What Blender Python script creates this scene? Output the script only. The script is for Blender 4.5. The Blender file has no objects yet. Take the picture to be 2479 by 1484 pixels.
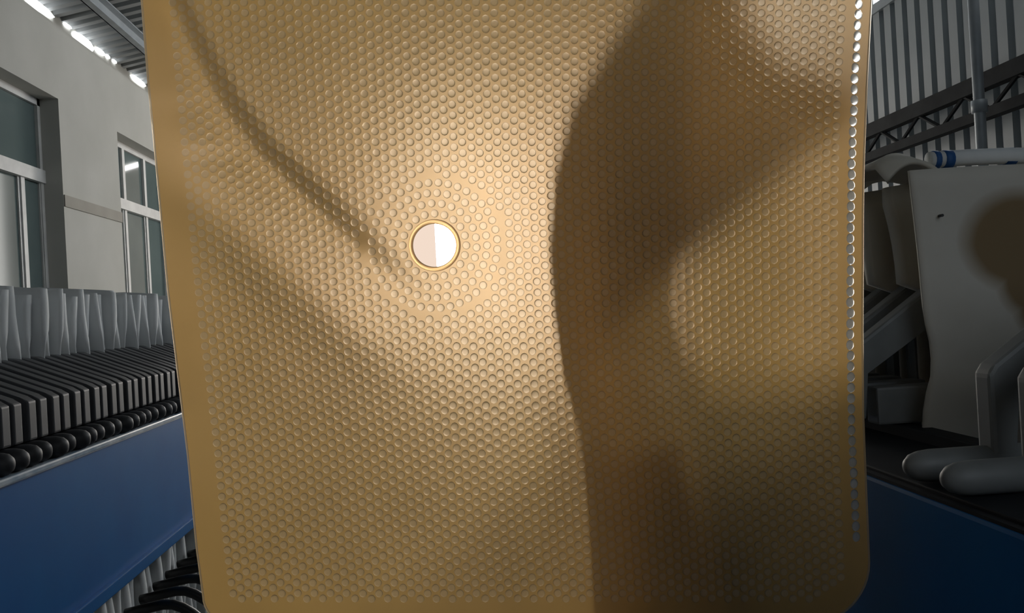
import bpy, bmesh, math, random
from mathutils import Vector, Matrix
from mathutils.geometry import delaunay_2d_cdt
random.seed(7)
scene = bpy.context.scene
C = scene.collection
PI = math.pi

# ------------------------------------------------------------------ camera
FPX, CX, CY = 2147.0, 1239.5, 742.0            # focal length and centre for a 2479 x 1484 frame
ROLL = math.radians(3.2)
vx, vy = 1080 - CX, -(760 - CY)                # the aisle runs to this vanishing point
ux = vx * math.cos(ROLL) + vy * math.sin(ROLL)
uy = -vx * math.sin(ROLL) + vy * math.cos(ROLL)
yaw, pitch = math.atan(-ux / FPX), -math.atan(uy / FPX)
ROT = Matrix.Rotation(-yaw, 3, 'Z') @ Matrix.Rotation(PI / 2 + pitch, 3, 'X') @ Matrix.Rotation(-ROLL, 3, 'Z')
EYE = Vector((0, 0, 1.6))
cam_data = bpy.data.cameras.new('camera')
cam_data.sensor_width = 36.0
cam_data.lens = 36.0 * FPX / 2479.0
cam_data.clip_start, cam_data.clip_end = 0.02, 200
cam = bpy.data.objects.new('camera', cam_data)
cam.matrix_world = Matrix.Translation(EYE) @ ROT.to_4x4()
C.objects.link(cam)
scene.camera = cam

# ------------------------------------------------------------------ world, exposure
world = bpy.data.worlds.new('overcast')
scene.world = world
world.use_nodes = True
bg = world.node_tree.nodes['Background']
wn_ = world.node_tree.nodes
wg = wn_.new('ShaderNodeTexCoord'); ws = wn_.new('ShaderNodeSeparateXYZ'); wr_ = wn_.new('ShaderNodeValToRGB')
wr_.color_ramp.elements[0].position, wr_.color_ramp.elements[1].position = 0.49, 0.53
wr_.color_ramp.elements[0].color, wr_.color_ramp.elements[1].color = (0.10, 0.10, 0.09, 1), (0.66, 0.74, 0.82, 1)   # ground, overcast sky
wm = wn_.new('ShaderNodeMath'); wm.operation = 'MULTIPLY_ADD'; wm.inputs[1].default_value = 0.5; wm.inputs[2].default_value = 0.5
for a_, b_ in ((wg.outputs['Generated'], ws.inputs[0]), (ws.outputs[2], wm.inputs[0]), (wm.outputs[0], wr_.inputs[0]), (wr_.outputs[0], bg.inputs[0])):
    world.node_tree.links.new(a_, b_)
bg.inputs[1].default_value = 1.1              # the hall is open to the sky behind the camera
scene.view_settings.view_transform = 'Standard'
scene.view_settings.look = 'None'
scene.view_settings.gamma = 1
scene.view_settings.use_curve_mapping = False
scene.view_settings.exposure = 0.0
DAY_FAR, DAY_FAR_DIM, DAY_RIGHT, DAY_GAP = 14.0, 0.9, 6.5, 6.0      # brightness of the daylit panes
DAY_MILD = 5.5


def ray(x, y):
    return ROT @ Vector(((x - CX) / FPX, -(y - CY) / FPX, -1.0))


def at(x, y, axis, v):                         # point on the plane axis = v seen at a pixel
    d = ray(x, y)
    return EYE + d * ((v - EYE[axis]) / d[axis])


# ------------------------------------------------------------------ materials
MATS = {}


def nodes_of(name):
    m = bpy.data.materials.new(name)
    m.use_nodes = True
    nt = m.node_tree
    nt.nodes.clear()
    out = nt.nodes.new('ShaderNodeOutputMaterial')
    MATS[name] = m
    return m, nt, out


def noise_col(nt, c1, c2, scale, detail=4, stretch=(1, 1, 1)):
    tc = nt.nodes.new('ShaderNodeTexCoord')
    mp = nt.nodes.new('ShaderNodeMapping')
    mp.inputs['Scale'].default_value = stretch
    nz = nt.nodes.new('ShaderNodeTexNoise')
    nz.inputs['Scale'].default_value = scale
    nz.inputs['Detail'].default_value = detail
    cr = nt.nodes.new('ShaderNodeValToRGB')
    cr.color_ramp.elements[0].position, cr.color_ramp.elements[1].position = 0.3, 0.7
    cr.color_ramp.elements[0].color = (*c1, 1)
    cr.color_ramp.elements[1].color = (*c2, 1)
    nt.links.new(tc.outputs['Object'], mp.inputs[0])
    nt.links.new(mp.outputs[0], nz.inputs['Vector'])
    nt.links.new(nz.outputs[0], cr.inputs[0])
    return cr.outputs[0], nz.outputs[0]


def plain(name, c1, c2=None, rough=0.6, scale=8, metal=0.0, bump=0.0, stretch=(1, 1, 1), spec=0.5):
    m, nt, out = nodes_of(name)
    b = nt.nodes.new('ShaderNodeBsdfPrincipled')
    c2 = c2 or tuple(v * 0.82 for v in c1)
    col, fac = noise_col(nt, c1, c2, scale, stretch=stretch)
    nt.links.new(col, b.inputs['Base Color'])
    b.inputs['Roughness'].default_value = rough
    b.inputs['Metallic'].default_value = metal
    b.inputs['Specular IOR Level'].default_value = spec
    if bump:
        bp = nt.nodes.new('ShaderNodeBump')
        bp.inputs['Strength'].default_value = bump
        bp.inputs['Distance'].default_value = 0.01
        nt.links.new(fac, bp.inputs['Height'])
        nt.links.new(bp.outputs[0], b.inputs['Normal'])
    nt.links.new(b.outputs[0], out.inputs[0])
    return m


def glow(name, col, strength):
    m, nt, out = nodes_of(name)
    e = nt.nodes.new('ShaderNodeEmission')
    e.inputs[0].default_value = (*col, 1)
    e.inputs[1].default_value = strength
    nt.links.new(e.outputs[0], out.inputs[0])
    return m


def rubber(name, trans, diff, wt, wd, wr, rough, gloss_rough, refr=None, ior=1.25):
    """translucent moulded rubber: scattered light from behind, diffuse front, forward lobe and a sheen"""
    m, nt, out = nodes_of(name)
    N, L = nt.nodes.new, nt.links.new
    tcol, _ = noise_col(nt, trans, tuple(v * 0.86 for v in trans), 6)
    t = N('ShaderNodeBsdfTranslucent'); L(tcol, t.inputs[0])
    d = N('ShaderNodeBsdfDiffuse'); d.inputs[0].default_value = (*diff, 1)
    r = N('ShaderNodeBsdfRefraction'); r.inputs['Color'].default_value = (*(refr or trans), 1)
    r.inputs['Roughness'].default_value = rough; r.inputs['IOR'].default_value = ior
    g = N('ShaderNodeBsdfGlossy'); g.inputs['Roughness'].default_value = gloss_rough
    g.inputs['Color'].default_value = (0.9, 0.9, 0.9, 1)
    m1 = N('ShaderNodeMixShader'); m1.inputs[0].default_value = wd / (wt + wd)
    L(t.outputs[0], m1.inputs[1]); L(d.outputs[0], m1.inputs[2])
    m2 = N('ShaderNodeMixShader'); m2.inputs[0].default_value = wr
    L(m1.outputs[0], m2.inputs[1]); L(r.outputs[0], m2.inputs[2])
    fr = N('ShaderNodeFresnel'); fr.inputs[0].default_value = 1.28
    m3 = N('ShaderNodeMixShader'); L(fr.outputs[0], m3.inputs[0])
    L(m2.outputs[0], m3.inputs[1]); L(g.outputs[0], m3.inputs[2])
    L(m3.outputs[0], out.inputs[0])
    return m


rubber('amber_rubber', (0.97, 0.59, 0.18), (0.48, 0.34, 0.16), 0.78, 0.22, 0.11, 0.66, 0.5, (1.0, 0.72, 0.46))
rubber('amber_pip', (0.98, 0.66, 0.29), (0.50, 0.42, 0.29), 0.74, 0.26, 0.11, 0.62, 0.5, (1.0, 0.78, 0.56))
rubber('edge_bead', (0.97, 0.90, 0.78), (0.6, 0.56, 0.48), 0.8, 0.2, 0.5, 0.4, 0.35, (0.98, 0.95, 0.9))
rubber('rim_rubber', (0.92, 0.58, 0.27), (0.52, 0.37, 0.21), 0.72, 0.28, 0.15, 0.5, 0.4)
rubber('edge_rubber', (0.95, 0.64, 0.30), (0.52, 0.40, 0.24), 0.75, 0.25, 0.4, 0.35, 0.45, (1.0, 0.9, 0.75))
rubber('shade_flap_rubber', (1.0, 0.72, 0.42), (0.45, 0.34, 0.2), 0.9, 0.1, 0.0, 0.5, 0.5)
plain('plaster', (0.47, 0.465, 0.43), (0.41, 0.405, 0.37), 0.9, 1.5, bump=0.05)
plain('plaster_band', (0.34, 0.32, 0.28), (0.30, 0.28, 0.245), 0.9, 4)
plain('concrete', (0.20, 0.20, 0.19), (0.13, 0.13, 0.125), 0.75, 3, bump=0.1)
plain('cladding', (0.30, 0.33, 0.345), (0.25, 0.28, 0.295), 0.55, 2)
plain('roof_sheet', (0.26, 0.27, 0.27), (0.20, 0.21, 0.21), 0.6, 2)
plain('galvanised', (0.34, 0.37, 0.39), (0.26, 0.29, 0.31), 0.5, 6, metal=0.3)
plain('girder_grey', (0.045, 0.047, 0.049), (0.03, 0.031, 0.033), 0.85, 6, spec=0.1)
plain('aluminium', (0.62, 0.62, 0.60), (0.52, 0.52, 0.51), 0.5, 8)
plain('window_glass', (0.13, 0.165, 0.16), (0.09, 0.12, 0.12), 0.08, 1.0, spec=0.05)
plain('blue_paint', (0.008, 0.165, 0.46), (0.006, 0.13, 0.40), 0.42, 3, bump=0.03, spec=0.2)
plain('blue_paint_worn_glint', (0.30, 0.42, 0.55), (0.75, 0.80, 0.84), 0.25, 45, stretch=(1, 0.25, 1))  # pale wear, whitened further to paint the glints on the beam edge
plain('plate_grey', (0.075, 0.079, 0.085), (0.055, 0.058, 0.064), 0.5, 10)
plain('handle_black', (0.05, 0.052, 0.058), (0.03, 0.032, 0.036), 0.55, 12)
plain('plate_pale', (0.25, 0.26, 0.26), (0.19, 0.20, 0.20), 0.5, 8)
plain('cloth_white', (0.80, 0.82, 0.82), (0.66, 0.69, 0.70), 0.9, 9, stretch=(1, 1, 0.3))
plain('cloth_cream', (0.60, 0.57, 0.49), (0.50, 0.47, 0.40), 0.9, 6)
plain('tie_blue', (0.02, 0.10, 0.30), (0.015, 0.08, 0.25), 0.6)
plain('rail_shade', (0.022, 0.025, 0.030), (0.014, 0.016, 0.02), 0.6, 10, spec=0.2)  # near-black colour paints the shade on top of the right beam
plain('hose_black', (0.018, 0.017, 0.016), (0.01, 0.01, 0.01), 0.4, 20)
plain('tray_grey', (0.26, 0.25, 0.23), (0.17, 0.165, 0.155), 0.5, 30)
plain('blocker_dark', (0.05, 0.052, 0.055), (0.035, 0.037, 0.04), 0.5)
glow('day_bright', (1.0, 0.97, 0.92), DAY_FAR)
glow('day_curtain', (1.0, 0.80, 0.66), DAY_FAR_DIM)
glow('day_mild', (1.0, 0.92, 0.82), DAY_MILD)
glow('day_right', (0.93, 0.97, 1.0), DAY_RIGHT)
glow('day_gap', (0.95, 0.98, 1.0), DAY_GAP)
glow('tube_light', (1.0, 0.98, 0.95), 45.0)


def stained_cloth():
    m, nt, out = nodes_of('cloth_stained')
    N, L = nt.nodes.new, nt.links.new
    b = N('ShaderNodeBsdfPrincipled'); b.inputs['Roughness'].default_value = 0.9
    base, fac = noise_col(nt, (0.70, 0.67, 0.60), (0.62, 0.59, 0.52), 5)
    tc = N('ShaderNodeTexCoord')
    sep = N('ShaderNodeSeparateXYZ'); L(tc.outputs['Object'], sep.inputs[0])

    def blob(x0, z0, rx, rz):
        def sq(sock, c, r):
            a = N('ShaderNodeMath'); a.operation = 'SUBTRACT'; L(sock, a.inputs[0]); a.inputs[1].default_value = c
            d = N('ShaderNodeMath'); d.operation = 'DIVIDE'; L(a.outputs[0], d.inputs[0]); d.inputs[1].default_value = r
            p = N('ShaderNodeMath'); p.operation = 'MULTIPLY'; L(d.outputs[0], p.inputs[0]); L(d.outputs[0], p.inputs[1])
            return p.outputs[0]
        s = N('ShaderNodeMath'); s.operation = 'ADD'
        L(sq(sep.outputs[0], x0, rx), s.inputs[0]); L(sq(sep.outputs[2], z0, rz), s.inputs[1])
        return s.outputs[0]
    # overlapping lobes of a rusty cake stain around the feed eye
    lo = blob(1.36, 1.70, 0.17, 0.145)
    for args in ((1.42, 1.60, 0.14, 0.12), (1.44, 1.53, 0.12, 0.10)):
        mn = N('ShaderNodeMath'); mn.operation = 'MINIMUM'
        L(lo, mn.inputs[0]); L(blob(*args), mn.inputs[1]); lo = mn.outputs[0]
    ns = N('ShaderNodeMath'); ns.operation = 'MULTIPLY_ADD'
    L(fac, ns.inputs[0]); ns.inputs[1].default_value = 0.35; L(lo, ns.inputs[2])
    rp = N('ShaderNodeValToRGB')
    rp.color_ramp.elements[0].position, rp.color_ramp.elements[1].position = 0.55, 1.55
    rp.color_ramp.elements[0].color, rp.color_ramp.elements[1].color = (1, 1, 1, 1), (0, 0, 0, 1)
    L(ns.outputs[0], rp.inputs[0])
    mx = N('ShaderNodeMix'); mx.data_type = 'RGBA'
    L(rp.outputs[0], mx.inputs['Factor']); L(base, mx.inputs['A']); mx.inputs['B'].default_value = (0.27, 0.19, 0.10, 1)
    L(mx.outputs['Result'], b.inputs['Base Color'])
    L(b.outputs[0], out.inputs[0])


stained_cloth()


# ------------------------------------------------------------------ mesh helpers
def box(bm, x0, x1, y0, y1, z0, z1, bevel=0.0):
    r = bmesh.ops.create_cube(bm, size=1)
    for v in r['verts']:
        v.co = Vector((x0 + (v.co.x + .5) * (x1 - x0), y0 + (v.co.y + .5) * (y1 - y0), z0 + (v.co.z + .5) * (z1 - z0)))
    if bevel:
        es = list({e for v in r['verts'] for e in v.link_edges})
        bmesh.ops.bevel(bm, geom=es, offset=bevel, segments=2, affect='EDGES', profile=0.6)


def tube(bm, pts, r, seg=12, cap=True):
    pts = [Vector(p) for p in pts]
    rad = r if isinstance(r, (list, tuple)) else [r] * len(pts)
    rings, up = [], None
    for i, p in enumerate(pts):
        t = (pts[min(i + 1, len(pts) - 1)] - pts[max(i - 1, 0)]).normalized()
        if up is None:
            up = t.orthogonal().normalized()
        a = (up - t * up.dot(t)).normalized(); up = a
        b = t.cross(a)
        rings.append([bm.verts.new(p + (a * math.cos(2 * PI * k / seg) + b * math.sin(2 * PI * k / seg)) * rad[i]) for k in range(seg)])
    for q0, q1 in zip(rings, rings[1:]):
        for k in range(seg):
            bm.faces.new((q0[k], q0[(k + 1) % seg], q1[(k + 1) % seg], q1[k]))
    if cap:
        bm.faces.new(rings[0][::-1]); bm.faces.new(rings[-1])


def prism(bm, poly, y0, y1, bevel=0.0):       # an X-Z outline extruded along Y
    a = [bm.verts.new((x, y0, z)) for x, z in poly]
    b = [bm.verts.new((x, y1, z)) for x, z in poly]
    n = len(poly)
    fs = [bm.faces.new(a), bm.faces.new(b[::-1])]
    for i in range(n):
        fs.append(bm.faces.new((a[i], b[i], b[(i + 1) % n], a[(i + 1) % n])))
    if bevel:
        es = list({e for f in fs for e in f.edges})
        bmesh.ops.bevel(bm, geom=es, offset=bevel, segments=2, affect='EDGES', profile=0.6)


def obj(name, bm, mat, parent=None, smooth=False, loc=None):
    me = bpy.data.meshes.new(name)
    bmesh.ops.recalc_face_normals(bm, faces=bm.faces)
    bm.to_mesh(me); bm.free()
    return link(name, me, mat, parent, smooth, loc)


def link(name, me, mat, parent=None, smooth=False, loc=None):
    me.materials.append(MATS[mat])
    if smooth:
        me.shade_smooth()
    o = bpy.data.objects.new(name, me)
    C.objects.link(o)
    if parent:
        o.parent = parent
    if loc:
        o.location = loc
    return o


def tag(o, label, cat, group=None):
    o['label'], o['category'] = label, cat
    if group:
        o['group'] = group
    return o


def thing(name, label, cat, loc=(0, 0, 0), group=None):
    o = bpy.data.objects.new(name, None)
    o.empty_display_size = 0.1
    C.objects.link(o)
    o.location = loc
    return tag(o, label, cat, group)


def struct(o, label=None):
    o['kind'] = 'structure'
    if label:
        o['label'] = label
    return o


def holder(name, label):
    o = bpy.data.objects.new(name, None)
    C.objects.link(o)
    return struct(o, label)


def single(f):                                # a bmesh filled by one call
    bm = bmesh.new(); f(bm); return bm


def dup(o, parent=None, loc=None):
    c = o.copy(); C.objects.link(c); c.parent = parent
    if loc:
        c.location = loc
    for ch in list(o.children):
        k = ch.copy(); C.objects.link(k); k.parent = c
        k.matrix_parent_inverse = ch.matrix_parent_inverse.copy()
    return c


# ------------------------------------------------------------------ hall
XL, XR, YF, YB, EAVE, SLOPE = -3.2, 3.9, 14.0, -3.0, 4.36, 0.22


def roof_z(x):
    return EAVE + SLOPE * (x - XL)


struct(obj('floor', single(lambda b: box(b, XL - .4, XR + .4, YB, YF + .3, -0.15, 0)), 'concrete'), 'grey concrete factory floor under the presses')

# plaster wall with two window openings
WIN = [(5.9, 7.83), (9.19, 11.1)]
SILL, HEAD = 1.05, 3.62
bm = bmesh.new()
edges = [YB] + [v for w in WIN for v in w] + [YF]
for i in range(0, len(edges), 2):
    box(bm, XL - .24, XL, edges[i], edges[i + 1], 0, 4.27)
for a, b in WIN:
    box(bm, XL - .24, XL, a, b, 0, SILL)
    box(bm, XL - .24, XL, a, b, HEAD, 4.27)
struct(obj('wall_left', bm, 'plaster'), 'pale plaster wall with window openings behind the plate row')
bm = bmesh.new()
for a, b in ((7.835, 9.185), (11.105, YF)):
    box(bm, XL - .01, XL + .012, a, b, 2.70, 2.80)
struct(obj('trim_1', bm, 'plaster_band'), 'narrow brownish ledge on the plaster wall between windows')

for n, (a, b) in enumerate(WIN):
    w = holder('window_%d' % (n + 1), 'aluminium framed window with dark panes in the plaster wall')
    x0, x1 = XL - .21, XL - .155
    bm = bmesh.new()
    for r in ((a, b, HEAD - .06, HEAD), (a, b, SILL, SILL + .06), (a, a + .05, SILL, HEAD), (b - .05, b, SILL, HEAD)):
        box(bm, x0, x1, *r)
    obj('window_frame', bm, 'aluminium', w)
    obj('transom', single(lambda q: box(q, x0, x1 + .02, a, b, 2.90, 3.01)), 'aluminium', w)
    muls = [6.6, 7.45] if n == 0 else [9.78, 10.45]
    for m in muls:
        obj('mullion', single(lambda q: box(q, x0, x1, m - .03, m + .03, SILL + .06, 2.90)), 'aluminium', w)
        mu = m if n else m - .55
        obj('mullion', single(lambda q: box(q, x0, x1, mu - .035, mu + .035, 3.01, HEAD - .06)), 'aluminium', w)
    ys = [a] + muls + [b]
    for y0, y1 in zip(ys, ys[1:]):
        obj('pane', single(lambda q: box(q, x0 + .02, x0 + .028, y0 + .01, y1 - .01, SILL + .05, 2.91)), 'window_glass', w)
        bm = bmesh.new()
        for q in ((y0 + .035, SILL + .06), (y1 - .06, SILL + .06)):
            box(bm, x0 + .01, x1 - .012, q[0], q[0] + .025, q[1], 2.9)
        obj('sash', bm, 'aluminium', w)
    ys = [a] + [(m if n else m - .55) for m in muls] + [b]
    for y0, y1 in zip(ys, ys[1:]):
        obj('pane', single(lambda q: box(q, x0 + .02, x0 + .028, y0 + .01, y1 - .01, 3.0, HEAD - .05)), 'window_glass', w)

# roof: corrugated sheets with ribs running across the hall, purlins along it
PIT = 0.16
n = int((YF - YB) / PIT)
roof = holder('ceiling', 'grey corrugated roof sheets on steel purlins')
per = 6
for s in range(0, n, per):
    bm = bmesh.new()
    prof = []
    for k in range(s, min(n, s + per)):
        y = YB + k * PIT
        prof += [(y, 0), (y + .07, 0), (y + .09, .035), (y + .14, .035)]
    prof.append((YB + min(n, s + per) * PIT, 0))
    lo = [bm.verts.new((XL - .35, y, roof_z(XL - .35) + h)) for y, h in prof]
    hi = [bm.verts.new((XR + .1, y, roof_z(XR + .1) + h)) for y, h in prof]
    lo2 = [bm.verts.new((XL - .35, y, roof_z(XL - .35) + h + .006)) for y, h in prof]
    hi2 = [bm.verts.new((XR + .1, y, roof_z(XR + .1) + h + .006)) for y, h in prof]
    for k in range(len(prof) - 1):
        bm.faces.new((lo[k], hi[k], hi[k + 1], lo[k + 1]))
        bm.faces.new((lo2[k], lo2[k + 1], hi2[k + 1], hi2[k]))
    obj('roof_sheet', bm, 'roof_sheet', roof)


def roof_hit(x, y, drop=.12):
    d = ray(x, y)
    t = (EAVE - drop + SLOPE * (EYE.x - XL) - EYE.z) / (d.z - SLOPE * d.x)
    return EYE + d * t


pur = roof_hit(300, 75)
for k, x in enumerate((pur.x, pur.x + 1.7, pur.x + 3.4, pur.x + 5.1)):
    zz = roof_z(x)
    bm = bmesh.new()
    box(bm, x - .035, x + .035, YB, YF, zz - .15, zz - .138)
    box(bm, x - .035, x - .025, YB, YF, zz - .15, zz - .005)
    box(bm, x - .035, x + .035, YB, YF, zz - .02, zz - .008)
    obj('purlin', bm, 'galvanised', roof)

bmw = bmesh.new()
box(bmw, XL - .24, .3, YB - .2, YB, 0, 6)
box(bmw, .3, XR + .1, YB - .2, YB, 0, 2.2)  # unseen wall, its opening shaped to keep light off the right beam
struct(obj('wall_back', bmw, 'plaster'), 'unseen plaster wall behind the viewer, shaped to let light in above on one side')

# daylight showing between the wall head and the roof
wn = 3
for (xa, ya), (xb, yb), hgt in (((58, 0), (134, 46), .075), ((158, 66), (176, 80), .03), ((178, 80), (230, 118), .11),
                                ((233, 116), (256, 132), .05), ((259, 132), (268, 140), .035), ((275, 145), (284, 150), .03),
                                ((319, 176), (354, 195), .06)):
    y0, y1 = at(xa, ya, 0, XL).y, at(xb, yb, 0, XL).y
    bm = bmesh.new()
    zt = 4.36
    poly = [(0, .55), (.12, .1), (.5, 0), (.9, .25), (1, .6), (.8, .95), (.45, 1), (.1, .85)]
    fr = [bm.verts.new((XL - .004, y0 + u * (y1 - y0), zt - hgt * (1 - w))) for u, w in poly]
    bk = [bm.verts.new((XL - .03, y0 + u * (y1 - y0), zt - hgt * (1 - w))) for u, w in poly]
    bm.faces.new(fr); bm.faces.new(bk[::-1])
    for i in range(len(poly)):
        bm.faces.new((fr[i], bk[i], bk[(i + 1) % len(poly)], fr[(i + 1) % len(poly)]))
    struct(obj('window_%d' % wn, bm, 'day_gap'), 'daylight shining through a slit under the roof edge')
    wn += 1
struct(obj('trim_2', single(lambda b: box(b, XL - .24, XL - .02, YB, YF, 4.27, 4.40)), 'plaster'), 'plaster infill between the wall head and roof sheets')

# right wall: corrugated cladding, high window strip beyond y = 7.35
wr = holder('wall_right', 'grey corrugated steel cladding wall with vertical ribs')
WY, WZ0, WZ1 = 5.0, 4.06, 5.3
per = 0.19
y = YB
while y < YF:
    y1 = min(y + per * 5, YF)
    bm = bmesh.new()
    k = 0
    yy = y
    cols = []
    while yy < y1 - 1e-6:
        cols += [(yy, 0), (yy + .11, 0), (yy + .13, .035), (yy + .17, .035)]
        yy += per
    cols.append((y1, 0))
    ztop = roof_z(XR) if y1 < WY + .8 else WZ0
    if y < WY < y1:
        cols1 = [c for c in cols if c[0] <= WY] + [(WY, 0)]
        cols2 = [(WY, 0)] + [c for c in cols if c[0] > WY]
        segs = [(cols1, 0, roof_z(XR)), (cols2, 0, WZ0)]
    else:
        segs = [(cols, 0, roof_z(XR) if y < WY else WZ0)]
    if y >= WY - per * 5:
        pass
    for cc, za, zb in segs:
        for off in (0, .006):
            va = [bm.verts.new((XR + h + off, q, za)) for q, h in cc]
            vb = [bm.verts.new((XR + h + off, q, zb)) for q, h in cc]
            for i in range(len(cc) - 1):
                bm.faces.new((va[i], va[i + 1], vb[i + 1], vb[i]))
    obj('cladding_sheet', bm, 'cladding', wr)
    y += per * 5
obj('cladding_head', single(lambda b: box(b, XR, XR + .05, WY, YF, WZ1, roof_z(XR))), 'cladding', wr)
wq = holder('window_%d' % wn, 'bright strip window high in the corrugated wall'); wn += 1
bays = 7
for i in range(bays):
    y0, y1 = WY + (YF - WY) * i / bays, WY + (YF - WY) * (i + 1) / bays
    obj('pane', single(lambda b: box(b, XR + .03, XR + .04, y0 + .03, y1 - .03, WZ0 + .04, WZ1 - .04)), 'day_right', wq)
    obj('mullion', single(lambda b: box(b, XR, XR + .06, y1 - .03, y1 + .03, WZ0, WZ1)), 'galvanised', wq)
obj('window_frame', single(lambda b: box(b, XR - .02, XR + .06, WY, YF, WZ0 - .04, WZ0 + .04)), 'galvanised', wq)

# far wall with a big daylit bank of panes
wf = struct(obj('wall_far', single(lambda b: (box(b, XL, -2.3, YF, YF + .2, 0, 5), box(b, 2.6, XR, YF, YF + .2, 0, 6),
                                              box(b, -2.3, 2.6, YF, YF + .2, 0, .9), box(b, -2.3, 2.6, YF, YF + .2, 4.2, 6))), 'plaster'),
            'plaster end wall of the hall with a large window')
wq = holder('window_%d' % wn, 'large daylit window in the end wall'); wn += 1
xs = [-2.3, -1.2, -0.106, 0.72, 1.7, 2.6]
for i in range(5):
    obj('pane', single(lambda b: box(b, xs[i] + .002, xs[i + 1] - .002, YF + .05, YF + .07, .9, 4.2)), ('day_curtain', 'day_curtain', 'day_bright', 'day_mild', 'day_mild')[i], wq)
obj('window_frame', single(lambda b: (box(b, -2.34, 2.64, YF - .03, YF + .03, 4.2, 4.27), box(b, -2.34, 2.64, YF - .03, YF + .03, .85, .92))), 'aluminium', wq)

# lattice girder and pipe along the corrugated wall
gx = XR - .17
g = thing('lattice_girder', 'dark steel lattice girder running along the corrugated wall', 'girder', (gx, 8, 2.75))
gy0, gy1 = -5.0, 5.8
for z, hh in ((.22, .11), (0, .07)):
    bm = bmesh.new()
    box(bm, -.04, .04, gy0 - 5, gy1, z - hh / 2, z + hh / 2)
    obj('chord', bm, 'girder_grey', g)
y = gy0
k = 0
while y < gy1 - .3:
    bm = bmesh.new()
    za, zb = (0.02, .18) if k % 2 else (.18, 0.02)
    tube(bm, [(0, y, za), (0, y + .3, zb)], .016, 6)
    obj('lacing_bar', bm, 'girder_grey', g)
    y += .3; k += 1
for by in (-7, 0, 5.6):
    obj('bracket', single(lambda b: box(b, .03, .14, by - .04, by + .04, -.04, .28)), 'girder_grey', g)
p = at(2391, 380, 0, 3.72)
cpipe = thing('pipe_column', 'pale galvanised pipe rising past the dark girder', 'pipe', (3.55, 5.55, 0))
obj('shaft', single(lambda b: tube(b, [(0, 0, 0), (0, 0, roof_z(3.55) - .01)], .035, 16)), 'galvanised', cpipe, True)
obj('collar', single(lambda b: tube(b, [(0, 0, 2.72), (0, 0, 2.80)], .05, 16)), 'galvanised', cpipe, True)
obj('foot_plate', single(lambda b: box(b, -.1, .1, -.1, .1, 0, .015)), 'galvanised', cpipe)

# fluorescent lamp mirrored in the second window: found by reflecting the sight lines in the glass
gl = XL - .182


def mirrored(x, y, z):
    h = at(x, y, 0, gl)
    d = ray(x, y); d.x = -d.x
    return h + d * ((z - h.z) / d.z)


la, lb = mirrored(287, 413, 3.95), mirrored(362, 391, 3.95)
mid, dv = (la + lb) / 2, (lb - la)
lam = thing('tube_lamp', 'long fluorescent tube lamp hanging from the roof, mirrored in the window', 'lamp', mid)
obj('tube', single(lambda b: tube(b, [-dv / 2, dv / 2], .02, 10)), 'tube_light', lam, True)
obj('housing', single(lambda b: tube(b, [-dv / 2 + Vector((0, 0, .05)), dv / 2 + Vector((0, 0, .05))], .03, 4)), 'aluminium', lam)
for s in (-.35, .35):
    q = dv * s
    obj('hanger', single(lambda b: tube(b, [q + Vector((0, 0, .06)), q + Vector((0, 0, roof_z(mid.x + q.x) - mid.z))], .006, 6)), 'galvanised', lam)

# ------------------------------------------------------------------ press by the windows
PL = 'press by the windows'
beam = thing('side_beam', 'blue painted steel beam carrying dark grey filter plates, worn and painted with glints along its edge', 'beam', (-1.05, 0, 0))
bm = bmesh.new(); box(bm, -.16, 0, -2.4, 7.6, .815, 1.262, .008)
obj('web', bm, 'blue_paint', beam)
obj('edge_strip', single(lambda b: box(b, -.16, .012, -2.4, 7.6, 1.258, 1.276, .005)), 'blue_paint_worn_glint', beam)
obj('lower_flange', single(lambda b: box(b, -.14, .016, -2.4, 7.6, .815, .855, .004)), 'blue_paint', beam)
for y in (-2.3, 7.4):
    obj('support_leg', single(lambda b: box(b, -.15, -.01, y, y + .14, 0, .82)), 'blue_paint', beam)

PITCH, Y0, NPL = 0.0705, 2.03, 42
plate_poly = [(-1.08, 1.335), (-1.08, 1.435), (-1.10, 1.447), (-1.31, 1.535), (-1.36, 1.54), (-2.25, 1.54), (-2.30, 1.535),
              (-2.51, 1.447), (-2.53, 1.435), (-2.53, 1.335), (-2.40, 1.29), (-2.40, .55), (-2.30, .45), (-1.36, .45), (-1.26, .55), (-1.26, 1.29)]
bm = bmesh.new(); prism(bm, plate_poly, -.0215, .0215, .005)
me_plate = bpy.data.meshes.new('plate_body'); bmesh.ops.recalc_face_normals(bm, faces=bm.faces); bm.to_mesh(me_plate); bm.free()
me_plate.materials.append(MATS['plate_grey'])
bm = bmesh.new()
tube(bm, [(-1.22, 0, 1.304), (-1.075, 0, 1.304), (-1.058, 0, 1.304), (-1.044, 0, 1.304), (-1.034, 0, 1.304), (-1.030, 0, 1.304)],
     [.029, .029, .0285, .025, .017, .006], 16)
bmesh.ops.recalc_face_normals(bm, faces=bm.faces)
me_hand = bpy.data.meshes.new('handle'); bm.to_mesh(me_hand); bm.free(); me_hand.shade_smooth()
me_hand.materials.append(MATS['handle_black'])
LAB_P = 'dark grey filter plate standing upright in the row on the blue beam beside the windows'
LAB_C = 'white filter cloth rising between the dark grey plates in front of the windows'
ys_l = []
y = Y0
for i in range(NPL):
    y = Y0 + i * PITCH + random.uniform(-.002, .002) + (.004 if i % 2 else -.004)
    ys_l.append(y)
    t = thing('filter_plate', LAB_P, 'filter plate', (0, y, 0), 'dark grey plates of the press by the windows')
    for nm, me in (('plate_body', me_plate), ('handle', me_hand)):
        o = bpy.data.objects.new(nm, me); C.objects.link(o); o.parent = t
        if nm == 'handle':
            o.location = (random.uniform(-.008, .008), (-.004 if i % 2 else .004), 0)


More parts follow.
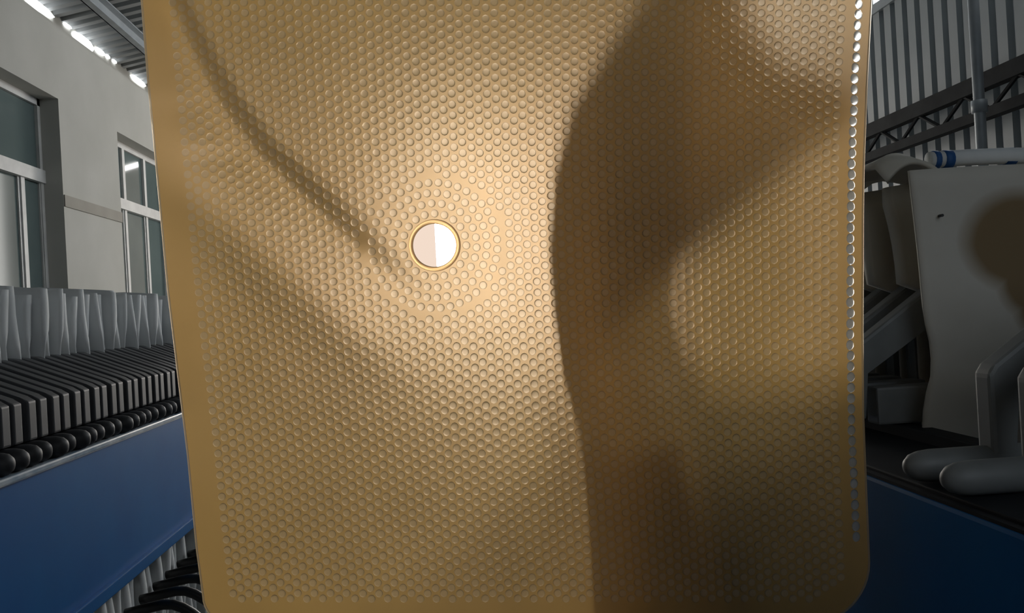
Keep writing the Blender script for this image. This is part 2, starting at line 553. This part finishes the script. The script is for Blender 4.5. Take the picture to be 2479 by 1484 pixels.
def cloth_mesh(seed, side=-1, xtop=1.31, xlow=1.11, ztop=1.755, zlow=.36, far=2.28, amp=.006):
    rnd = random.Random(seed)
    bm = bmesh.new()
    rings = []
    ph = [rnd.uniform(0, 6.28) for _ in range(6)]
    tw = rnd.uniform(.036, .056)
    zs = [zlow + (ztop - zlow) * k / 30 for k in range(31)]
    for z in zs:
        u = min(1, max(0, (z - 1.27) / .22)); u = u * u * (3 - 2 * u)
        xr = xlow + (xtop - xlow) * u + .012 * math.sin(z * 9 + ph[0]) * (1 if z > 1.5 or z < .9 else .2)
        if .80 < z < 1.58:
            t = .008
            xr = max(xr, 1.29) if z > .86 else xr
        elif z <= .80:
            t = .046 + .008 * math.sin(z * 14 + ph[1])
        else:
            t = tw * (.92 + .08 * math.sin(z * 16 + ph[1]))
        if z > ztop - .03:
            t *= .75
        yo = amp * math.sin(z * 8 + ph[2]) * (1 if z > 1.58 else 0)
        ti = t if z > 1.58 else .008
        if z > 1.6:
            yo += (z - 1.6) * rnd.uniform(-.02, .02)
        pts = [(far, -ti / 2), (xr + .14, -ti / 2), (xr + .10, -t * .44), (xr + .008, -t * .5), (xr, -t * .44), (xr - .003, 0),
               (xr, t * .44), (xr + .008, t * .5), (xr + .10, t * .44), (xr + .14, ti / 2), (far, ti / 2)]
        rings.append([bm.verts.new((side * x, yo + q + (.003 * math.sin(x * 7 + ph[3]) if z > 1.58 else 0), z + (.012 * math.sin(x * 9 + ph[4]) if z > ztop - .02 else 0))) for x, q in pts])
    m = len(rings[0])
    for a, b in zip(rings, rings[1:]):
        for k in range(m):
            bm.faces.new((a[k], a[(k + 1) % m], b[(k + 1) % m], b[k]))
    bm.faces.new(rings[0][::-1]); bm.faces.new(rings[-1])
    bmesh.ops.recalc_face_normals(bm, faces=bm.faces)
    me = bpy.data.meshes.new('filter_cloth'); bm.to_mesh(me); bm.free(); me.shade_smooth()
    return me


variants = [cloth_mesh(s, ztop=1.745 + .004 * s) for s in range(7)]
for v in variants:
    v.materials.append(MATS['cloth_white'])
for i in range(NPL - 1):
    o = bpy.data.objects.new('filter_cloth', variants[(i * 3 + random.randrange(2)) % 7]); C.objects.link(o)
    o.location = (random.uniform(-.015, .01), (ys_l[i] + ys_l[i + 1]) / 2, random.uniform(-.008, .008))
    tag(o, LAB_C, 'cloth', 'white cloths of the press by the windows')

# black drain hoses arching out below the beam, one per second plate
for k in range(16):
    y = Y0 + .10 + k * .141
    bm = bmesh.new()
    pts = []
    for j in range(13):
        a = j / 12
        pts.append((-1.09 + .37 * a, y - .03 * a, .685 + .035 * math.sin(a * 2.2) - .20 * max(0, a - .35) ** 1.6 / .6 ** 1.6))
    pts += [(-.715, y - .031, .46), (-.70, y - .032, .36), (-.695, y - .032, .27)]
    tube(bm, pts, .0165, 12)
    o = obj('drain_hose', bm, 'hose_black', None, True)
    tag(o, 'black rubber drain hose arching out below the blue beam beside white cloth ends', 'hose', 'drain hoses under the blue beam by the windows')
tr = thing('drip_trough', 'grey drip trough under the black drain hoses', 'trough', (-.72, 0, 0))
bm = bmesh.new()
prism(bm, [(-.14, .30), (-.12, .30), (-.10, .12), (.10, .12), (.12, .30), (.14, .30), (.12, .10), (-.12, .10)], 1.6, 7.2)
obj('channel', bm, 'tray_grey', tr)
for y in (1.7, 4.4, 7.0):
    obj('foot', single(lambda b: box(b, -.1, .1, y, y + .05, 0, .11)), 'tray_grey', tr)

# ------------------------------------------------------------------ press by the corrugated wall
beam2 = thing('side_beam', 'unlit navy blue steel beam under pale plate handles near the corrugated wall', 'beam', (.8, 0, 0))
obj('web', single(lambda b: box(b, 0, .32, -2.4, 7.6, .80, 1.240, .008)), 'blue_paint', beam2)
obj('slide_rail', single(lambda b: box(b, .02, .12, -2.4, 7.6, 1.238, 1.252, .003)), 'rail_shade', beam2)
obj('shade_plate', single(lambda b: box(b, .004, .316, -2.39, 7.59, 1.239, 1.245)), 'rail_shade', beam2)  # thin plate added to carry the painted shade across the blue web
obj('upper_rail', single(lambda b: box(b, .27, .32, -2.4, 7.6, 1.238, 1.272, .004)), 'rail_shade', beam2)
for y in (-2.3, 7.4):
    obj('support_leg', single(lambda b: box(b, .05, .27, y, y + .14, 0, .81)), 'blue_paint', beam2)

poly_r = [(.95, 1.29), (.95, 1.44), (.962, 1.457), (1.25, 1.655), (1.28, 1.66), (2.2, 1.66), (2.26, 1.64), (2.50, 1.455), (2.51, 1.44), (2.51, 1.30),
          (2.36, 1.285), (2.36, .55), (2.26, .45), (1.36, .45), (1.26, .55), (1.26, 1.575), (.995, 1.405), (.995, 1.29)]
bm = bmesh.new(); prism(bm, poly_r, -.024, .024, .008); bmesh.ops.recalc_face_normals(bm, faces=bm.faces)
me_pr = bpy.data.meshes.new('plate_body'); bm.to_mesh(me_pr); bm.free(); me_pr.materials.append(MATS['plate_pale'])
bm = bmesh.new()
tube(bm, [(1.06, 0, 1.282), (.845, 0, 1.282), (.825, 0, 1.282), (.810, 0, 1.282), (.80, 0, 1.282), (.797, 0, 1.282)],
     [.029, .029, .027, .022, .013, .004], 20)
bmesh.ops.recalc_face_normals(bm, faces=bm.faces)
me_hr = bpy.data.meshes.new('handle'); bm.to_mesh(me_hr); bm.free(); me_hr.shade_smooth(); me_hr.materials.append(MATS['plate_pale'])
bm = bmesh.new(); box(bm, 1.02, 1.21, -.03, .03, 1.275, 1.365, .006); bmesh.ops.recalc_face_normals(bm, faces=bm.faces)
me_hb = bpy.data.meshes.new('handle'); bm.to_mesh(me_hb); bm.free(); me_hb.materials.append(MATS['plate_pale'])
for y, lab, hm in ((1.405, 'pale plate whose rounded handle peg lies foremost on the navy beam', me_hr),
                   (1.525, 'pale plate with rounded handle peg, standing in front of the rust-stained cloth', me_hr)):
    t = thing('filter_plate', lab, 'filter plate', (0, y, 0), 'pale plates of the press by the corrugated wall')
    for nm, me in (('plate_body', me_pr), ('handle', hm)):
        o = bpy.data.objects.new(nm, me); C.objects.link(o); o.parent = t
back_y = [2.09, 2.21, 2.33, 2.45, 2.57, 2.69, 2.81, 2.93, 3.05, 3.17]
for i, y in enumerate(back_y):
    t = thing('filter_plate', 'pale plate with square handle block behind the rust-stained cloth', 'filter plate', (0, y, 0), 'pale plates of the press by the corrugated wall')
    for nm, me in (('plate_body', me_pr), ('handle', me_hb)):
        o = bpy.data.objects.new(nm, me); C.objects.link(o); o.parent = t

# rust-stained cloth facing down the aisle
bm = bmesh.new()
NX, NZ = 40, 36
grid = []
for j in range(NZ + 1):
    v = j / NZ
    z = 1.873 - v * 1.45
    row = []
    for i in range(NX + 1):
        u = i / NX
        xl = 1.098 + .012 * math.sin(v * 9) + (.03 * max(0, v - .25) if v < .5 else .012) + .018 * math.exp(-((v - .30) / .05) ** 2)
        x = xl + (2.3 - xl) * u ** 1.15
        yy = 2.0 + .006 * math.sin(x * 11 + z * 3) + .006 * math.sin(z * 9 + x * 4) - .018 * math.exp(-(u / .03) ** 2) * 0
        yy += .02 * math.exp(-((z - (1.38 - .35 * (x - 1.1))) / .03) ** 2) * math.exp(-((x - 1.2) / .12) ** 2) * -1
        if v > .97:
            yy += .01
        row.append(bm.verts.new((x, yy, z + .006 * math.sin(x * 6))))
    grid.append(row)
for j in range(NZ):
    for i in range(NX):
        bm.faces.new((grid[j][i], grid[j][i + 1], grid[j + 1][i + 1], grid[j + 1][i]))
o = obj('filter_cloth', bm, 'cloth_stained', None, True)
sm = o.modifiers.new('thickness', 'SOLIDIFY'); sm.thickness = .008; sm.offset = 1
ey = obj('eyelet', single(lambda b: tube(b, [(1.165, 1.985, 1.765), (1.165, 2.0, 1.765)], .0035, 8)), 'hose_black', o)
tag(o, 'broad white filter cloth with a large rusty brown stain, hung facing the aisle', 'cloth')

# cloths behind it, seen edge on, sharing the rod fold
variants_r = [cloth_mesh(20 + s, side=1, xtop=1.16, xlow=1.16, ztop=1.862 + .004 * s, far=2.25, amp=.012) for s in range(3)]
for v in variants_r:
    v.materials.append(MATS['cloth_cream'])
for i in range(len(back_y) - 1):
    o = bpy.data.objects.new('filter_cloth', variants_r[i % 3]); C.objects.link(o)
    o.location = (-.035 - .012 * (i % 2), (back_y[i] + back_y[i + 1]) / 2, 0)
    tag(o, 'cream filter cloth seen edge on behind the rust-stained cloth', 'cloth', 'cream cloths behind the stained cloth')
# folded cloth top lying over the first edges
bm = bmesh.new()
fold = []
for j in range(13):
    a = j / 12
    row = []
    for i in range(9):
        b = i / 8
        x = 1.05 + .15 * a
        y = 2.02 + .46 * b
        z = 1.885 + .030 * math.sin(PI * a) ** .7 + .018 * math.sin(b * 7 + a * 3) - (.03 if i in (0, 8) else 0)
        row.append(bm.verts.new((x, y, z)))
    fold.append(row)
for j in range(12):
    for i in range(8):
        bm.faces.new((fold[j][i], fold[j + 1][i], fold[j + 1][i + 1], fold[j][i + 1]))
o = obj('cloth_flap', bm, 'cloth_cream', None, True)
sm = o.modifiers.new('thickness', 'SOLIDIFY'); sm.thickness = .012
tag(o, 'cream folded cloth flap lying over the edge-on cloths beside the stained cloth', 'cloth')

rod = thing('cloth_rod', 'white cloth-wrapped rod with blue bands above the stained cloth', 'rod', (0, 2.10, 1.912))
bm = bmesh.new()
tube(bm, [(1.205 + .1 * k, .004 * math.sin(k * 2), .003 * math.sin(k * 1.3)) for k in range(12)], .020, 14)
obj('sleeve', bm, 'cloth_white', rod, True)
for x, w in ((1.222, .014), (1.252, .022), (1.412, .026)):
    obj('band', single(lambda b: tube(b, [(x - w / 2, .002, 0), (x + w / 2, .002, 0)], .0225, 14)), 'tie_blue', rod, True)

# ------------------------------------------------------------------ the hanging amber sheet
YS = 1.20
LEFT = [(-320, 300), (0, 341), (200, 357), (400, 376), (700, 404), (900, 428), (1100, 452), (1330, 474), (1440, 489), (1560, 505)]
RIGHT = [(-320, 2125), (0, 2112), (200, 2101), (400, 2093), (520, 2091), (800, 2090), (1000, 2092), (1200, 2100), (1340, 2106), (1560, 2112)]
YTOP, YBOT = -320, 1512


def interp(tab, y):
    if y <= tab[0][0]:
        return tab[0][1]
    for (a, p), (b, q) in zip(tab, tab[1:]):
        if y <= b:
            return p + (q - p) * (y - a) / (b - a)
    return tab[-1][1]


CREASE = [(-320, 300), (-100, 368), (0, 402), (140, 468), (250, 528), (370, 618), (450, 700), (530, 785), (620, 880), (700, 965), (1600, 1900)]


def sstep(a, b, x):
    t = min(1, max(0, (x - a) / (b - a)))
    return t * t * (3 - 2 * t)


def relief(x, y):                              # metres towards the camera
    h = 0.0
    cxx = interp(CREASE, y)
    sl = (interp(CREASE, y + 20) - interp(CREASE, y - 20)) / 40
    d = (x - cxx) / math.sqrt(1 + sl * sl)
    A = .040 * (1 - sstep(350, 760, y))
    h += A * (math.exp(-(d / 80) ** 2) if d < 0 else math.exp(-(d / 38) ** 2))
    h += -.016 * math.exp(-((d + 175) / 75) ** 2) * (1 - sstep(600, 1000, y))
    # second softer trough running from the crease end towards the lower left
    h += .010 * math.sin((x * .75 + y * .55 - 300) / 128.0) * sstep(500, 900, y) * (1 - sstep(1150, 1400, x))
    # right half turns back along a long vertical fold
    xf = 1300 + .09 * max(0, y - 450)
    h += -.030 * sstep(xf - 60, xf + 330, x) * (1 - .65 * sstep(1650, 1950, x))
    h += .022 * math.exp(-((x - 1880) / 170) ** 2 - ((y - 640) / 330) ** 2)
    h += .003 * math.exp(-((x - 1205) / 30) ** 2) * sstep(380, 480, y) * (1 - sstep(640, 780, y))
    h += -.016 * (max(0, x - 1900) / 200) ** 2
    h += -.022 * (max(0, 560 - x) / 200) ** 2
    h += .004 * math.sin(x / 210.0 + 1) * math.cos(y / 260.0)
    h += .010 * math.exp(-(((x - 1052) ** 2 + (y - 594) ** 2) / 150.0 ** 2))
    return h


def surf(x, y):
    return at(x, y, 1, YS - relief(x, y))


def frame(x, y, e=3.0):
    p = surf(x, y)
    tx = (surf(x + e, y) - surf(x - e, y)) / (2 * e)
    ty = (surf(x, y - e) - surf(x, y + e)) / (2 * e)
    n = tx.cross(ty).normalized()
    if n.y > 0:
        n = -n
    return p, tx, ty, n


# outline of the sheet in sheet coordinates, corners rounded
RC = 150


def outline(inset=0.0, step=14):
    pts = []
    y = YTOP
    yb = YBOT - inset
    r = RC - inset
    rl = 70 - inset
    while y < yb - r:
        pts.append((interp(RIGHT, y) - inset, y)); y += step
    xr = interp(RIGHT, yb - r) - inset
    for k in range(13):
        a = PI / 2 * k / 12
        pts.append((xr - r + r * math.cos(a), yb - r + r * math.sin(a)))
    xl = interp(LEFT, yb - rl) + inset
    x = xr - r - step
    while x > xl + rl + step * .5:
        pts.append((x, yb)); x -= step
    for k in range(9):
        a = PI / 2 + PI / 2 * k / 8
        pts.append((xl + rl + rl * math.cos(a), yb - rl + rl * math.sin(a)))
    y = yb - rl - step
    while y > YTOP:
        pts.append((interp(LEFT, y) + inset, y)); y -= step
    pts.append((interp(LEFT, YTOP) + inset, YTOP))
    x = interp(LEFT, YTOP) + inset + step
    while x < interp(RIGHT, YTOP) - inset - step * .5:
        pts.append((x, YTOP)); x += step
    return pts


def inside(poly, x, y):
    c = False
    j = len(poly) - 1
    for i in range(len(poly)):
        xi, yi = poly[i]; xj, yj = poly[j]
        if (yi > y) != (yj > y) and x < (xj - xi) * (y - yi) / (yj - yi) + xi:
            c = not c
        j = i
    return c


def inward(loop, d):
    res = []
    m = len(loop)
    for i in range(m):
        a, b = Vector(loop[i - 1]), Vector(loop[(i + 1) % m])
        t = (b - a).normalized()
        nrm = Vector((-t.y, t.x))
        p = Vector(loop[i]) + nrm * d
        res.append((p.x, p.y))
    return res


OUT = outline(0)
HX, HY, HR = 1052.0, 594.0, 53.0
PR = 9.7                                       # pip radius in sheet coordinates
pips = []
ring_pips = []
for r, n, ph in ((77, 20, .0), (102, 26, .05), (127, 33, .0), (152, 40, .06)):
    for k in range(n):
        a = 2 * PI * k / n + ph
        ring_pips.append((HX + r * math.cos(a), HY + r * 1.0 * math.sin(a)))
COLW, ROWH = 22.7, 26.0
INNER = outline(62)
i = 0
x = 380.0
ncol = 76
for ci in range(ncol):
    u = (ci + .5) / ncol
    # columns follow the sheet, closing up a little where it curls away at the edges
    uu = u
    y = YTOP + 40 + (ROWH / 2 if ci % 2 else 0)
    while y < YBOT - 50:
        xl, xr = interp(LEFT, y) + 66, interp(RIGHT, y) - 62
        px_ = xl + (xr - xl) * uu + random.uniform(-.6, .6)
        py_ = y + random.uniform(-.6, .6)
        d2 = math.hypot(px_ - HX, py_ - HY)
        if d2 > 160 and inside(INNER, px_, py_) and (d2 > 190 or min(math.hypot(px_ - q[0], py_ - q[1]) for q in ring_pips) > 20.5):
            pips.append((px_, py_))
        y += ROWH
allp = ring_pips + pips
allp.sort(key=lambda p: math.hypot(p[0] - HX, p[1] - HY))
NSEG = 10
pts2, owner = [], []
MEMB = inward(OUT, 5)
beads = []
yb_ = YTOP + 20
while yb_ < YBOT - RC - 60:
    beads.append((interp(RIGHT, yb_) - 32 + random.uniform(-1, 1), yb_, random.uniform(8.6, 9.8), random.uniform(12.2, 12.6)))
    yb_ += 25.8
for (x, y) in MEMB:
    pts2.append(Vector((x, y))); owner.append(-1)
for bi, (x, y, ra, rb) in enumerate(beads):
    for k in range(NSEG):
        a = 2 * PI * (k + .5) / NSEG
        pts2.append(Vector((x + ra * math.cos(a), y + rb * math.sin(a)))); owner.append(100000 + bi)
for k in range(44):
    a = 2 * PI * k / 44
    pts2.append(Vector((HX + 63 * math.cos(a), HY + 63 * math.sin(a)))); owner.append(-2)
for idx, (x, y) in enumerate(allp):
    for k in range(NSEG):
        a = 2 * PI * (k + .5) / NSEG
        pts2.append(Vector((x + PR * math.cos(a), y + PR * math.sin(a)))); owner.append(idx)
# plain margin gets a few loose points so the curl stays smooth
for (x, y) in [p for p in outline(16, 20) + outline(48, 20) if not any(abs(p[0] - b_[0]) < 12 and abs(p[1] - b_[1]) < 16 for b_ in beads)]:
    pts2.append(Vector((x, y))); owner.append(-3)
res = delaunay_2d_cdt(pts2, [], [], 0, 1e-4)
verts2, faces2, orig = res[0], res[2], res[3]
own = [owner[o[0]] if o else -3 for o in orig]
keep = []
for f in faces2:
    a, b, c = own[f[0]], own[f[1]], own[f[2]]
    if a == b == c and a != -3:
        if a >= 0 or a == -2:
            continue
        m = (verts2[f[0]] + verts2[f[1]] + verts2[f[2]]) / 3
        if not inside(MEMB, m.x, m.y):
            continue
    keep.append((f[0], f[2], f[1]))
sheet = thing('rubber_sheet', 'large translucent amber rubber sheet with pips and a round hole, hanging in the aisle', 'rubber sheet', surf(1200, YTOP))
base = surf(1200, YTOP)
me = bpy.data.meshes.new('membrane')
me.from_pydata([tuple(surf(v.x, v.y) - base) for v in verts2], [], keep)
me.update()
link('membrane', me, 'amber_rubber', sheet, True)

PH = 0.0016
PROF = ((1.0, 0.0), (.93, .62), (.72, .93), (.38, 1.0))


MARGIN = [(-320, 150), (0, 165), (300, 185), (600, 165), (900, 110), (1200, 70), (1500, 62)]


def pip_verts(x, y):
    p, tx, ty, n = frame(x, y)
    e, mg = interp(LEFT, y), interp(MARGIN, y)
    ph = PH * (.12 + .88 * sstep(e + .45 * mg, e + 1.25 * mg, x))     # pips flatten out towards the smooth border
    vs = []
    for rr, hh in PROF:
        for k in range(NSEG):
            a = 2 * PI * (k + .5) / NSEG
            q = surf(x + PR * math.cos(a), y + PR * math.sin(a)) if hh == 0 else p + (tx * math.cos(a) - ty * math.sin(a)) * PR * rr
            vs.append(q + n * (ph * hh) - base)
    vs.append(p + n * ph * 1.02 - base)
    return vs


pip_faces = []
for r in range(len(PROF) - 1):
    for k in range(NSEG):
        k2 = (k + 1) % NSEG
        pip_faces.append((r * NSEG + k, r * NSEG + k2, (r + 1) * NSEG + k2, (r + 1) * NSEG + k))
top = len(PROF) * NSEG
for k in range(NSEG):
    pip_faces.append(((len(PROF) - 1) * NSEG + k, (len(PROF) - 1) * NSEG + (k + 1) % NSEG, top))
# the 300 pips nearest the hole are parts of their own
pm = bpy.data.meshes.new('pip')
uv = []
for rr, hh in PROF:
    for k in range(NSEG):
        a = 2 * PI * (k + .5) / NSEG
        rr2 = rr * 1.012 if hh == 0 else rr
        uv.append((rr2 * math.cos(a), -rr2 * math.sin(a), hh if hh else -.03))
uv.append((0, 0, 1.02))
pm.from_pydata(uv, [], [tuple(reversed(f)) for f in pip_faces])
pm.update(); pm.materials.append(MATS['amber_pip']); pm.shade_smooth()
for (x, y) in allp[:300]:
    p, tx, ty, n = frame(x, y)
    o = bpy.data.objects.new('pip', pm); C.objects.link(o); o.parent = sheet
    M = Matrix.Identity(4)
    for c, vv in enumerate((tx * PR, ty * PR, n * PH)):
        for r in range(3):
            M[r][c] = vv[r]
    for r in range(3):
        M[r][3] = (p - base)[r]
    o.matrix_local = M
vs, fs = [], []
for (x, y) in allp[300:]:
    b0 = len(vs)
    vs += [tuple(v) for v in pip_verts(x, y)]
    fs += [tuple(b0 + i for i in reversed(f)) for f in pip_faces]
me = bpy.data.meshes.new('pip_field')
me.from_pydata(vs, [], fs)
me.update()
o = link('pip_field', me, 'amber_pip', sheet, True)
o['kind'] = 'stuff'

# row of beads down the right border
BPROF = ((1.012, -.05), (.92, .5), (.66, .84), (.34, .97))
mb = bpy.data.meshes.new('edge_bead')
bv = [(rr * math.cos(2 * PI * (k + .5) / NSEG), -rr * math.sin(2 * PI * (k + .5) / NSEG), hh) for rr, hh in BPROF for k in range(NSEG)] + [(0, 0, 1)]
mb.from_pydata(bv, [], [tuple(reversed(f)) for f in pip_faces])
mb.update(); mb.shade_smooth(); mb.materials.append(MATS['edge_bead'])
for (x, y, ra, rb) in beads:
    p, tx, ty, n = frame(x, y)
    o = bpy.data.objects.new('edge_bead', mb); C.objects.link(o); o.parent = sheet
    M = Matrix.Identity(4)
    for c, vv in enumerate((tx * ra, ty * rb, n * .0024)):
        for r in range(3):
            M[r][c] = vv[r]
    for r in range(3):
        M[r][3] = (p - base)[r]
    o.matrix_local = M
# raised rim along the border and round the hole
def closed_strip(loop_in, loop_out, h, name, mat):
    vs, fs = [], []
    m = len(loop_in)
    for (a, b) in zip(loop_in, loop_out):
        mx, my = (a[0] + b[0]) / 2, (a[1] + b[1]) / 2
        n = frame(mx, my)[3]
        pa, pb = surf(*a), surf(*b)
        for q in (pa, pa * .75 + pb * .25 + n * h, pa * .25 + pb * .75 + n * h, pb):
            vs.append(tuple(q - base))
    for i in range(m):
        j = (i + 1) % m
        for k in range(3):
            fs.append((i * 4 + k, i * 4 + k + 1, j * 4 + k + 1, j * 4 + k))
    me = bpy.data.meshes.new(name)
    me.from_pydata(vs, [], fs)
    me.update()
    if sum(p.normal.y for p in me.polygons) > 0:
        me.flip_normals()
    link(name, me, mat, sheet, True)


closed_strip(MEMB, OUT, .0012, 'edge_rim', 'edge_rubber')
c_in = [(HX + (HR - 1) * math.cos(2 * PI * k / 48), HY + (HR - 1) * math.sin(2 * PI * k / 48)) for k in range(48)]
c_out = [(HX + 63.3 * math.cos(2 * PI * k / 48), HY + 63.3 * math.sin(2 * PI * k / 48)) for k in range(48)]
closed_strip(c_out, c_in, .0022, 'hole_rim', 'rim_rubber')

# pole the sheet hangs from, slung from the roof
pl, pr_ = surf(interp(LEFT, YTOP) - 60, YTOP + 6), surf(interp(RIGHT, YTOP) + 60, YTOP + 6)
pl.y = pr_.y = YS; pl.z = pr_.z = base.z + .012
pole = thing('hanging_pole', 'steel pole from which the amber rubber sheet hangs', 'pole', pl)
obj('pipe', single(lambda b: tube(b, [Vector(), pr_ - pl], .022, 16)), 'galvanised', pole, True)
for s in (.12, .88):
    q = (pr_ - pl) * s
    obj('sling', single(lambda b: tube(b, [q + Vector((0, 0, .02)), q + Vector((0, 0, roof_z(pl.x + q.x) - pl.z))], .006, 6)), 'hose_black', pole)

# unseen flap added behind the right part of the sheet to cast its shadow
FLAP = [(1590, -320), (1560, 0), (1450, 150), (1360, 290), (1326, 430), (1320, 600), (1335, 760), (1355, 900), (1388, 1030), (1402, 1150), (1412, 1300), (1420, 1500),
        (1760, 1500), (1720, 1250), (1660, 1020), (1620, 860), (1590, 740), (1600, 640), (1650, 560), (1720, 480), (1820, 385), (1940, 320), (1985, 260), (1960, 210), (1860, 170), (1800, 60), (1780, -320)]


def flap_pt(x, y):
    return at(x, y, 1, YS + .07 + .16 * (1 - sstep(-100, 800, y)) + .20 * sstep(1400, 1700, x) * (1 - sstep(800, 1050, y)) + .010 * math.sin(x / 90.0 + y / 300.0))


dense = []
for a, b in zip(FLAP, FLAP[1:] + FLAP[:1]):
    nn = max(1, int(math.hypot(b[0] - a[0], b[1] - a[1]) / 30))
    dense += [(a[0] + (b[0] - a[0]) * k / nn, a[1] + (b[1] - a[1]) * k / nn) for k in range(nn)]
cand = [Vector(p) for p in dense]
for gx_ in range(1300, 2100, 32):
    for gy_ in range(-310, 1500, 32):
        if inside(dense, gx_, gy_) and min(abs(gx_ - d[0]) + abs(gy_ - d[1]) for d in dense) > 24:
            cand.append(Vector((gx_, gy_)))
rs = delaunay_2d_cdt(cand, [], [], 0, 1e-4)
kf = []
for f in rs[2]:
    m = (rs[0][f[0]] + rs[0][f[1]] + rs[0][f[2]]) / 3
    if inside(dense, m.x, m.y):
        kf.append(tuple(f))
me = bpy.data.meshes.new('shade_flap')
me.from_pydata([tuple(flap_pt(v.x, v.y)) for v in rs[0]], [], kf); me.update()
o = link('shade_flap', me, 'shade_flap_rubber', None, True)
tag(o, 'unseen rubber flap added close behind the amber sheet to cast a shadow on it', 'rubber sheet')

# unseen cabinet added behind the sheet to block light from its lower right corner
cab = thing('blocker_cabinet', 'unseen dark cabinet added behind the amber sheet to shade its lower right', 'cabinet', (.46, 1.50, 0))
obj('body', single(lambda b: box(b, -.22, .18, 0, .35, .06, 1.50, .01)), 'blocker_dark', cab)
obj('door', single(lambda b: box(b, -.19, .15, .35, .362, .12, 1.45, .004)), 'blocker_dark', cab)
obj('plinth', single(lambda b: box(b, -.19, .15, .02, .33, 0, .06)), 'blocker_dark', cab)
